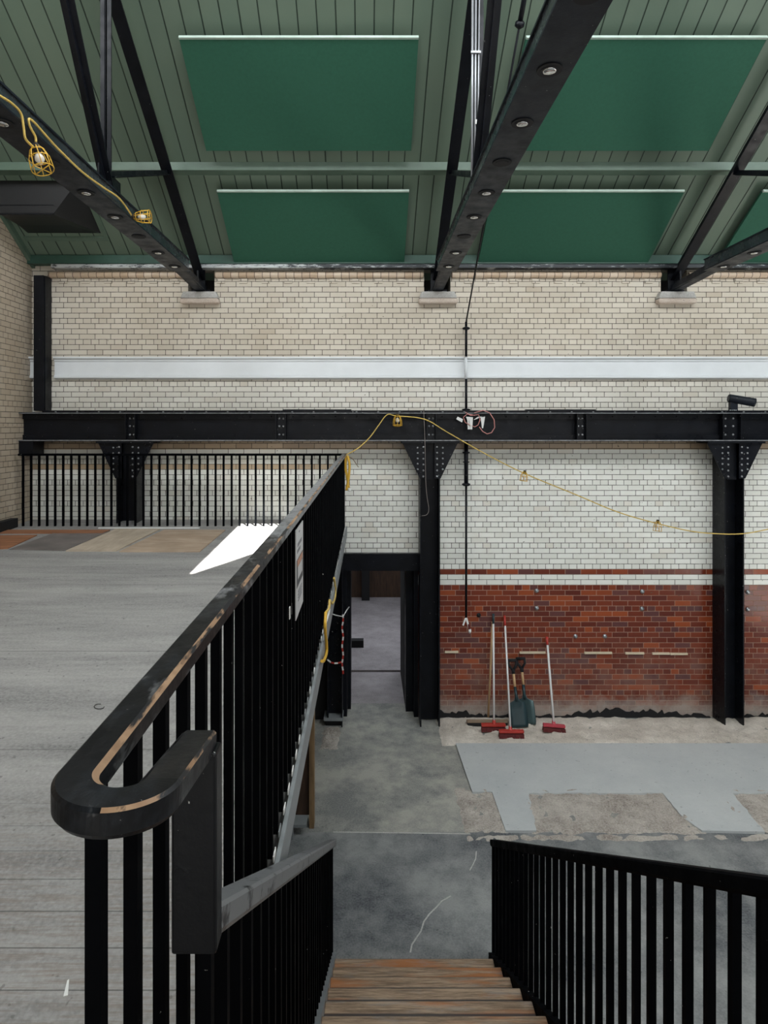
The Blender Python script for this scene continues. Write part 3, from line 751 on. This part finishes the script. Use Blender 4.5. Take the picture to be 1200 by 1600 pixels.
# ================================================================== GALLERY FLOOR BOARDS
def sheet(name, pts, mat, label, th=.012, cat='board', lift=0.0):
    v = [Vector((x, d, gz(d)+lift)) for x, d in pts]
    return tag(MB().prism(v, (0, 0, th)).obj(name, mat), label, cat)
def G(px, py):
    d = 7.0
    for _ in range(30): d = 1000*(EYE-gz(d))/(py-666)
    return ((px-573)*d/1000, d)
sheet('floor_board', [G(103, 862), G(182, 862), G(250, 828), G(180, 828)], 'ply_pale', 'pale narrow board lying on the gallery floor in front of the column', .014)
sheet('floor_board', [G(186, 863), G(312, 863), G(352, 829), G(256, 829)], 'ply', 'reddish plywood sheet on the gallery floor beside the pale board')
sheet('floor_board', [G(14, 859), G(100, 861), G(172, 830), G(88, 832)], 'grey_sheet', 'grimy grey sheet between the orange boards and the pale board', .006)
sheet('floor_board', [G(-60, 861), G(12, 858), G(58, 837), G(-20, 838)], 'orange_board', 'orange brown board on the gallery floor at the wall corner')
sheet('floor_board', [G(-10, 834), G(160, 834), G(172, 829), G(5, 829)], 'orange_board', 'long thin orange brown board under the far railing')
tag(MB().box(LX, LX+.10, 6.9, 8.7, gz(7.8)-.03, gz(7.8)+.16).obj('kerb_block', 'black'), 'black kerb along the side wall on the gallery floor', 'kerb')
tag(MB().prism([Vector(p) for p in [(G(99, 1558)[0], G(99, 1558)[1], gz(1.85)+.001), (G(106, 1556)[0], G(106, 1556)[1], gz(1.85)+.001), (G(108, 1531)[0], G(108, 1531)[1], gz(1.9)+.001), (G(105, 1533)[0], G(105, 1533)[1], gz(1.9)+.001)]], (0, 0, .002)).obj('paper_scrap', 'paper'), 'small white torn scrap on the gallery planks', 'scrap')
lp = [G(155+8*math.cos(a), 1105+4*math.sin(a)) for a in [k*math.pi/5 for k in range(9)]]
tag(MB().tube([(x, d, gz(d)+.004) for x, d in lp], .0018, 5).obj('wire_scrap', 'black'), 'tiny loop of black wire on the gallery floor', 'wire')

# ================================================================== SIGN
t = thing('notice_sign', (-.345, 3.2, Z(.93)), 'white portrait notice board tied to the gallery balusters, with a dark picture', 'sign')
sx = -.338; y0, y1, za, zb = 3.06, 3.40, Z(.50), Z(.93)
MB().box(sx-.004, sx, y0, y1, zb, za).obj('board', 'sign_white', t)
def ink(name, mat, items):
    mb = MB()
    for u0, u1, v0, v1 in items: mb.box(sx, sx+.0012, y0+(y1-y0)*u0, y0+(y1-y0)*u1, za-(za-zb)*v0, za-(za-zb)*v1)
    mb.obj(name, mat, t)
ink('heading', 'sign_grey', [(.2+.1*k, .26+.1*k, .17, .215) for k in range(6)]+[(.15+.09*k, .21+.09*k, .24, .28) for k in range(5)]+[(.4, .5, .05, .07)])
ink('picture', 'sign_dark', [(.08, .92, .35, .66)])
sx += .001
ink('picture_band', 'sign_orange', [(.14, .84, .36, .43)]); ink('picture_panel', 'sign_white', [(.2, .8, .44, .58)])
ink('small_print', 'sign_grey', [(.25, .75, .72+.035*k, .735+.035*k) for k in range(4)])
tag(MB().box(-.362, -.358, 2.98, 3.06, Z(.90), Z(.845)).obj('paper_tag', 'paper'), 'small grey paper tag behind the lower corner of the notice board', 'tag')

# ================================================================== HANGING ROD
t = thing('hanging_rod', (1.42, 9.1, Z(3.0)), 'thin black rod hanging down the wall beside the middle column', 'rod')
rxx = (728.5-573)/110
def pt(y): return (rxx, 8.86 if y > 600 and y < 720 else 9.1, Z((y-666)/110))
def rod(ya, yb, r, name, mat='steel', d=9.1):
    MB().tube([(rxx, d, Z((ya-666)/110)), (rxx, d, Z((yb-666)/110))], r, 10).obj(name, mat, t)
rod(503, 557, .018, 'upper_rod'); rod(592, 645, .018, 'upper_rod'); rod(557, 592, .02, 'painted_rod', 'white_paint', 9.12)
rod(690, 755, .030, 'thick_sleeve'); rod(757, 968, .016, 'lower_rod')
for y, r, h in ((513, .055, .04), (640, .06, .03), (707, .055, .025), (722, .05, .02), (757, .06, .045), (743, .03, .05)):
    MB().lathe((rxx, 9.1, Z((y-666)/110)-h/2), [(r*.6, 0), (r, h*.3), (r, h*.7), (r*.5, h)], 16).obj('collar', 'steel', t)
e = thing('rod_end', (rxx, 9.05, Z(2.85)), 'white and red taped bundle at the lower end of the hanging rod', 'tape')
MB().bar((rxx-.01, 9.08, Z(2.72)), (rxx-.05, 9.06, Z(2.82)), .02, .02).bar((rxx, 9.08, Z(2.72)), (rxx+.035, 9.06, Z(2.86)), .025, .02).lathe((rxx+.045, 9.06, Z(2.93)), [(.01, 0), (.022, .02), (.02, .06)], 8).obj('white_tape', 'paper', e)
MB().bar((rxx+.03, 9.055, Z(2.80)), (rxx+.04, 9.055, Z(2.87)), .03, .02).obj('red_tape', 'red_bristle', e)
# stay wire from rod up to the roof
a = Vector((rxx, 9.1, Z((503-666)/110))); b = Vector((1.42, 5.6, Z(-3.97)))
t = thing('stay_wire', a, 'black stay wire rising from the hanging rod past the middle truss', 'wire')
MB().tube([a, b], .011, 8).obj('cable', 'steel', t)
MB().tube([a+(b-a)*.90, a+(b-a)*.98], .024, 8).lathe(a+(b-a)*.90, [(.02, -.02), (.045, 0), (.045, .03), (.02, .05)], 10, (b-a)).obj('turnbuckle', 'steel', t)

# ================================================================== BEAM FITTINGS
t = thing('loose_wiring', P(740, 660, 8.86), 'tangle of white paper labels and pink wires taped on the girder', 'wiring')
Q = lambda x, y, d=8.87: P(x, y, d)
mb = MB()
def quad(mb, pts, d=8.875): mb.prism([P(x, y, d) for x, y in pts], (0, .004, 0))
quad(mb, [(715, 651), (723.5, 655), (722, 660), (713, 655)]); quad(mb, [(728, 651), (739, 652), (738, 671), (731, 671), (730, 656)])
quad(mb, [(733, 655), (739, 652), (737.5, 670), (735.5, 671)], 8.86); quad(mb, [(740, 656), (747, 651), (754, 651), (744, 655)]); quad(mb, [(751, 652), (758, 651), (755, 669), (753, 669)])
mb.obj('paper_label', 'paper', t)
MB().tube([P(x, y, 8.865) for x, y in ((727, 644), (735, 649), (748, 648), (750, 656), (747, 664), (742, 667), (736, 665), (727, 660), (724, 652), (730, 647), (742, 649))], .006, 6).obj('pink_wire', 'pink', t)
MB().tube([P(x, y, 8.86) for x, y in ((741, 645), (755, 641), (765, 645), (772, 656), (773, 668), (768, 676), (761, 678), (754, 674), (749, 667))], .007, 6).obj('pink_wire', 'pink', t)
t = thing('tube_floodlight', P(1146, 640, 8.98), 'dark grey tube shaped lamp on a short bracket atop the girder', 'lamp')
a = P(1138, 622, 8.98); b = P(1179, 629, 8.92)
MB().lathe(a, [(.050, 0), (.058, .01), (.060, (b-a).length-.02), (.064, (b-a).length)], 24, (b-a)).obj('tube', 'fascia' if False else 'chord', t)
MB().lathe(b, [(.050, .001), (.048, .003)], 20, (b-a)).obj('lens', 'black', t)
MB().box(P(1140, 0, 8.98).x, P(1151, 0, 8.98).x, 8.95, 9.01, Z(-.222), Z(-.35)).obj('bracket', 'chord', t)
mb = MB()
for k in range(4): mb.rivet(P(1141+3*k, 641, 8.94), .012)
mb.obj('bolt', 'grey_metal', t)

# ================================================================== FESTOON CABLE + CAGED LAMPS
def cage_lamp(c, ax, s_, label, wr=.0035, group='caged festoon lamps'):
    t = thing('caged_lamp', c, label, 'caged lamp', group); c = Vector(c); ax = Vector(ax).normalized()
    q = ax.to_track_quat('Z', 'Y'); W = lambda x, y, z: c + q @ (Vector((x, y, z))*s_)
    mb = MB()
    for (r, h_) in ((.042, .05), (.058, .10), (.062, .17)):
        mb.tube([W(r*math.cos(k*math.pi/8), r*math.sin(k*math.pi/8), h_) for k in range(17)], wr, 5)
    for k in range(8):
        a = k*math.pi/4; mb.tube([W(r*math.cos(a), r*math.sin(a), h_) for r, h_ in ((.02, .02), (.042, .05), (.058, .10), (.062, .17))], wr, 5)
    for k in range(2):
        a = k*math.pi/2; mb.tube([W(r*math.cos(a), r*math.sin(a), .17) for r in (-.062, .062)], wr, 5)
    mb.obj('cage', 'yellow', t)
    MB().lathe(c, [(.016*s_, 0), (.022*s_, .01*s_), (.022*s_, .05*s_), (.018*s_, .06*s_)], 12, ax).obj('socket', 'black', t)
    MB().lathe(c+ax*.06*s_, [(.012*s_, 0), (.026*s_, .03*s_), (.028*s_, .045*s_), (.012*s_, .07*s_)], 12, ax).obj('bulb', 'bulb', t)
XC = -2.245
cp = lambda x, y: PX(x, y, XC)
cage_lamp(cp(55, 225), (.30, -.12, -.85), 1.15, 'yellow caged lamp hanging on the gallery truss, nearest the camera')
cage_lamp(cp(206, 339), (.9, 0, .02), 1.0, 'yellow caged lamp lying sideways at the lower end of the gallery truss')
cage_lamp(P(621, 646, 8.84), (0, -.2, -1), 1.0, 'yellow caged lamp on the girder beside the middle column')
cage_lamp(P(820, 735, 8.8), (-.15, -.1, -1), .85, 'pale yellow caged lamp hanging in front of the white tiles, nearer the hanging rod')
cage_lamp(P(1028, 812, 8.75), (-.1, -.1, -1), .9, 'pale yellow caged lamp hanging low in front of the white tiles beside the outer column')
t = thing('festoon_cable', cp(33, 178), 'yellow cable looped along the gallery truss between two caged lamps', 'cable')
def smooth(pts, n=6):
    pts = [Vector(p) for p in pts]; P_ = [pts[0]]+pts+[pts[-1]]; out = []
    for i in range(1, len(P_)-2):
        for k in range(n):
            u = k/n; a, b, c, d = P_[i-1], P_[i], P_[i+1], P_[i+2]
            out.append(.5*((2*b)+(-a+c)*u+(2*a-5*b+4*c-d)*u*u+(-a+3*b-3*c+d)*u**3))
    return out+[pts[-1]]
MB().tube(smooth([PX(-60, 118, XC), PX(0, 150, XC), cp(20, 163), cp(33, 178), cp(37, 200), cp(40, 217), cp(52, 230)]), .008, 8).obj('lead', 'yellow_cable', t)
MB().tube(smooth([cp(56, 222), cp(55, 213), cp(47, 198), cp(45, 186), cp(54, 192), cp(70, 210), cp(95, 237), cp(130, 270), cp(160, 292), cp(185, 309), cp(200, 328), cp(207, 339)]), .008, 8).obj('lead', 'yellow_cable', t)
t = thing('festoon_cable', P(606, 648, 8.85), 'long yellow cable sagging across the white wall from the railing corner to the outer column', 'cable')
MB().tube(smooth([P(540, 711, 8.72), P(560, 700, 8.75), P(578, 683, 8.8), (P(592, 664, 8.84)), P(605, 648, 8.86), P(620, 650, 8.86), P(663, 655, 8.86), P(700, 676, 8.86), P(760, 710, 8.84), P(820, 740, 8.8), P(900, 773, 8.78), P(965, 800, 8.76), P(1027, 818, 8.76), P(1080, 830, 8.8), P(1120, 834, 8.86), P(1160, 834, 8.88), P(1200, 827, 8.85), P(1280, 810, 8.8)]), .0075, 8).obj('cable', 'yellow_cable', t)
t = thing('cable_plug', P(543, 740, 8.7), 'yellow cable bundle and plug hanging at the railing corner', 'cable plug')
MB().tube(smooth([P(541, 712, 8.68), P(540, 730, 8.66), P(543, 748, 8.66), P(545, 765, 8.66)]), .018, 8).tube(smooth([P(543, 712, 8.66), P(546, 725, 8.64), P(545, 745, 8.64), P(541, 766, 8.64)]), .016, 8).obj('bundle', 'yellow', t)
MB().lathe(P(546, 768, 8.65), [(.016, 0), (.024, .01), (.022, .05)], 10).obj('plug', 'paper', t)
tag(MB().tube(smooth([P(544, 714, 8.68), P(550, 716, 8.66), P(556, 724, 8.66), P(560, 730, 8.66)]), .006, 6).obj('loose_wire', 'drab_wood'), 'short brown wire end sticking out at the railing corner', 'wire')
XF = -.30
t = thing('fascia_cable', PX(510, 960, XF), 'white cord and yellow cable looped along the gallery edge', 'cable')
MB().tube([PX(x, y, -.318) for x, y in ((537, 845), (530, 875), (524, 905), (518, 935), (513, 960), (508, 975))], .010, 6).obj('white_cord', 'paper', t)
MB().tube(smooth([PX(x, y, XF) for x, y in ((522, 903), (524, 920), (523, 935), (519, 943), (515, 938), (514, 950), (509, 957))]), .010, 6).obj('pale_lead', 'yellow_cable', t)
MB().tube(smooth([PX(x, y, XF) for x, y in ((509, 957), (508, 980), (510, 1005), (510, 1020), (506, 1032), (503, 1033))]), .011, 8).obj('yellow_lead', 'yellow', t)
tag(MB().tube(smooth([P(662, 640, 8.87), P(664, 690, 8.87), P(665, 745, 8.9), P(667, 775, 8.92), P(670, 795, 8.92), P(667, 804, 8.92), P(659, 806, 8.93)]), .005, 6).obj('loose_wire', 'grey_sheet'), 'thin grey wire trailing down the middle column', 'wire')

# ================================================================== TOOLS AGAINST THE RED WALL
def C6(x, y): return (680+x/5.333, 880+y/5.333)
def ground(px, py): return F(px, py, .0)
def broom(topc, footc, headc, hw, label, shaft, head, bristle, cap=None, r=.014, htilt=0, fd=8.77):
    tx, ty = C6(*topc); fx, fy = C6(*footc)
    a = P(tx, ty, 9.20); f = P(fx, fy, fd); f.z = .10
    t = thing('broom', (f.x, f.y, .03), label, 'broom')
    MB().tube([f, a], r, 10).obj('handle', shaft, t)
    if cap: MB().tube([a+(f-a)*.09, a-(f-a)*.005], r*1.25, 10).obj('grip', cap, t)
    c = Vector((P(C6(*headc)[0], 0, f.y).x, f.y, .10))
    ax = Vector((1, 0, htilt)).normalized()
    MB().bar(c-ax*hw/2+Vector((0, 0, .008)), c+ax*hw/2+Vector((0, 0, .008)), .06, .034, (0, 1, 0)).lathe(f-Vector((0, 0, .02)), [(.03, 0), (.03, .03), (.017, .10)], 12, (a-f)).obj('head', head, t, .006)
    mb = MB()
    for k in range(16):
        u = -hw/2+hw*(k+.5)/16
        for yy in (-.02, .02): mb.bar(c+ax*u+Vector((0, yy, -.02)), c+ax*u+Vector((R.uniform(-.005, .005), yy*1.5, -.075)), hw/17, .02)
    mb.obj('bristles', bristle, t)
    return t
broom((484, 425), (490, 1340), (485, 1370), .33, 'white handled broom with teal grip and red head, beside the wooden pole', 'white_handle', 'red_plastic', 'red_bristle', 'teal')
broom((578, 440), (628, 1385), (635, 1425), .33, 'white handled broom with long red grip, standing before the two shovels', 'white_handle', 'red_plastic', 'red_bristle', 'red_plastic', .013, 0, 8.585)
broom((930, 618), (990, 1330), (990, 1375), .30, 'white handled broom with pinkish head standing apart from the other tools', 'white_handle', 'pink_plastic', 'red_bristle', 'red_plastic', .015, -.08, 8.75)
# broom with a wooden pole and wide wooden head
tx, ty = C6(478, 490); fx, fy = C6(442, 1290)
a = P(tx, ty, 9.2); f = P(fx, fy, 9.0); f.z = .11
t = thing('broom', (f.x, f.y, .03), 'wide broom with bare wooden pole and drab wooden head', 'broom')
MB().tube([f, a], .015, 10).obj('handle', 'shaft', t)
c0 = P(C6(262, 0)[0], 0, 8.93); c1 = P(C6(610, 0)[0], 0, 8.93)
MB().bar((c0.x, 8.93, .085), (c1.x, 8.95, .075), .055, .03, (0, 1, 0)).obj('head', 'drab_wood', t, .006)
MB().bar((c0.x+.01, 8.93, .05), (c1.x-.01, 8.95, .045), .05, .05, (0, 1, 0)).obj('bristles', 'black', t)

def shovel(topc, neckc, tipc, label, blade, twist=0.0, y_foot=8.82):
    tx, ty = C6(*topc); nx_, ny_ = C6(*neckc); bx, by = C6(*tipc)
    a = P(tx, ty, 9.18); tip = P(bx, by, y_foot); tip.z = .03
    t = thing('shovel', tip, label, 'shovel'); d = (a-tip).normalized(); sd = Vector((1, twist, 0)); sd = (sd-d*sd.dot(d)).normalized(); up_ = sd.cross(d)
    L = (a-tip).length; W = lambda u, v, w_=0: tip+d*v+sd*u+up_*w_
    hl = .33; mb = MB(); wd = .125
    rows = [(wd*.92, 0, 0), (wd, .04, 0), (wd*1.0, .22, 0), (wd*.92, .31, .005), (wd*.30, .345, .01), (.02, .40, .012)]
    vs = []
    for (w_, v, o_) in rows:
        for k in range(5):
            u = -1+k*.5; vs.append(W(w_*u, v, .012*(u*u)+o_))
    n = len(vs); vs2 = [p-up_*.004 for p in vs]
    fs = []
    for j in range(len(rows)-1):
        for k in range(4):
            i = j*5+k; fs.append((i, i+1, i+6, i+5)); fs.append((n+i+5, n+i+6, n+i+1, n+i))
    for k in range(4): fs.append((k, n+k, n+k+1, k+1))
    for j in range(len(rows)-1): fs.append((j*5, j*5+5, n+j*5+5, n+j*5)); fs.append((j*5+4, n+j*5+4, n+j*5+9, j*5+9))
    mb.add(vs+vs2, fs, 0, True); mb.obj('blade', blade, t)
    MB().tube([W(0, .33, .01), W(0, .40, .015), W(0, .52, 0)], .021, 10).obj('socket', 'teal', t)
    MB().tube([W(0, .50), W(0, L-.17)], .019, 10).obj('shaft', 'shaft', t)
    mb = MB(); mb.tube([W(0, L-.18), W(0, L-.12)], .024, 8)
    mb.tube([W(0, L-.14), W(-.055, L-.06), W(-.055, L)], .018, 8).tube([W(0, L-.14), W(.055, L-.06), W(.055, L)], .018, 8).tube([W(-.065, L), W(.065, L)], .022, 8)
    mb.obj('grip', 'black', t)
    return t
shovel((640, 810), (655, 1100), (703, 1405), 'dark teal shovel with black grip leaning behind the red gripped broom', 'teal', 0, 8.86)
shovel((712, 795), (708, 1080), (770, 1385), 'shovel with worn pale blade leaning beside the darker shovel', 'teal_light', -.45, 8.95)

# battens and fixings on the red wall
bats = [((695, 716), 1018.5, 'short pale batten beside the middle column'), ((812, 852), 1019.5, 'pale batten between the shovels and the lone broom'), ((913, 956), 1020, 'pale batten just past the lone broom'),
        ((977, 1006), 1020.5, 'short pale batten midway between the lone broom and the outer column'), ((1019, 1046), 1021, 'pale batten in a butted pair, the half further from the column'), ((1047, 1074), 1021.5, 'pale batten in a butted pair, the half nearer the outer column')]
for (xa, xb), y, l in bats:
    a = P(xa, y, 9.24); b = P(xb, y, 9.24)
    tag(MB().box(a.x, b.x, 9.225, 9.25, a.z-.013, a.z+.013).obj('wall_batten', 'dust'), l+' on the red wall', 'batten', 'pale battens on the red wall')
for (px, py, l) in ((838.5, 923, 'upper grey metal fixing above the shovels'), (838.5, 950, 'lower grey metal fixing above the shovels'), (1003.5, 924, 'upper grey metal fixing between lone broom and outer column'),
                    (1003, 951, 'lower grey metal fixing between lone broom and outer column'), (1168, 925, 'upper grey metal fixing past the outer column'), (1168, 952, 'lower grey metal fixing past the outer column'),
                    (899, 994, 'round grey fixing just past the lone broom'), (945, 994, 'round grey fixing above the long batten'), (748, 961, 'dark round fixing beside the hanging rod end')):
    c = P(px, py, WALL-.004)
    tag(MB().lathe(c, [(.032, 0), (.030, .012), (.014, .016), (.012, .03)], 10, (0, -1, 0)).obj('wall_fixing', 'grey_metal'if px != 748 else 'black'), l+' on the red wall', 'fixing', 'metal fixings on the red wall')
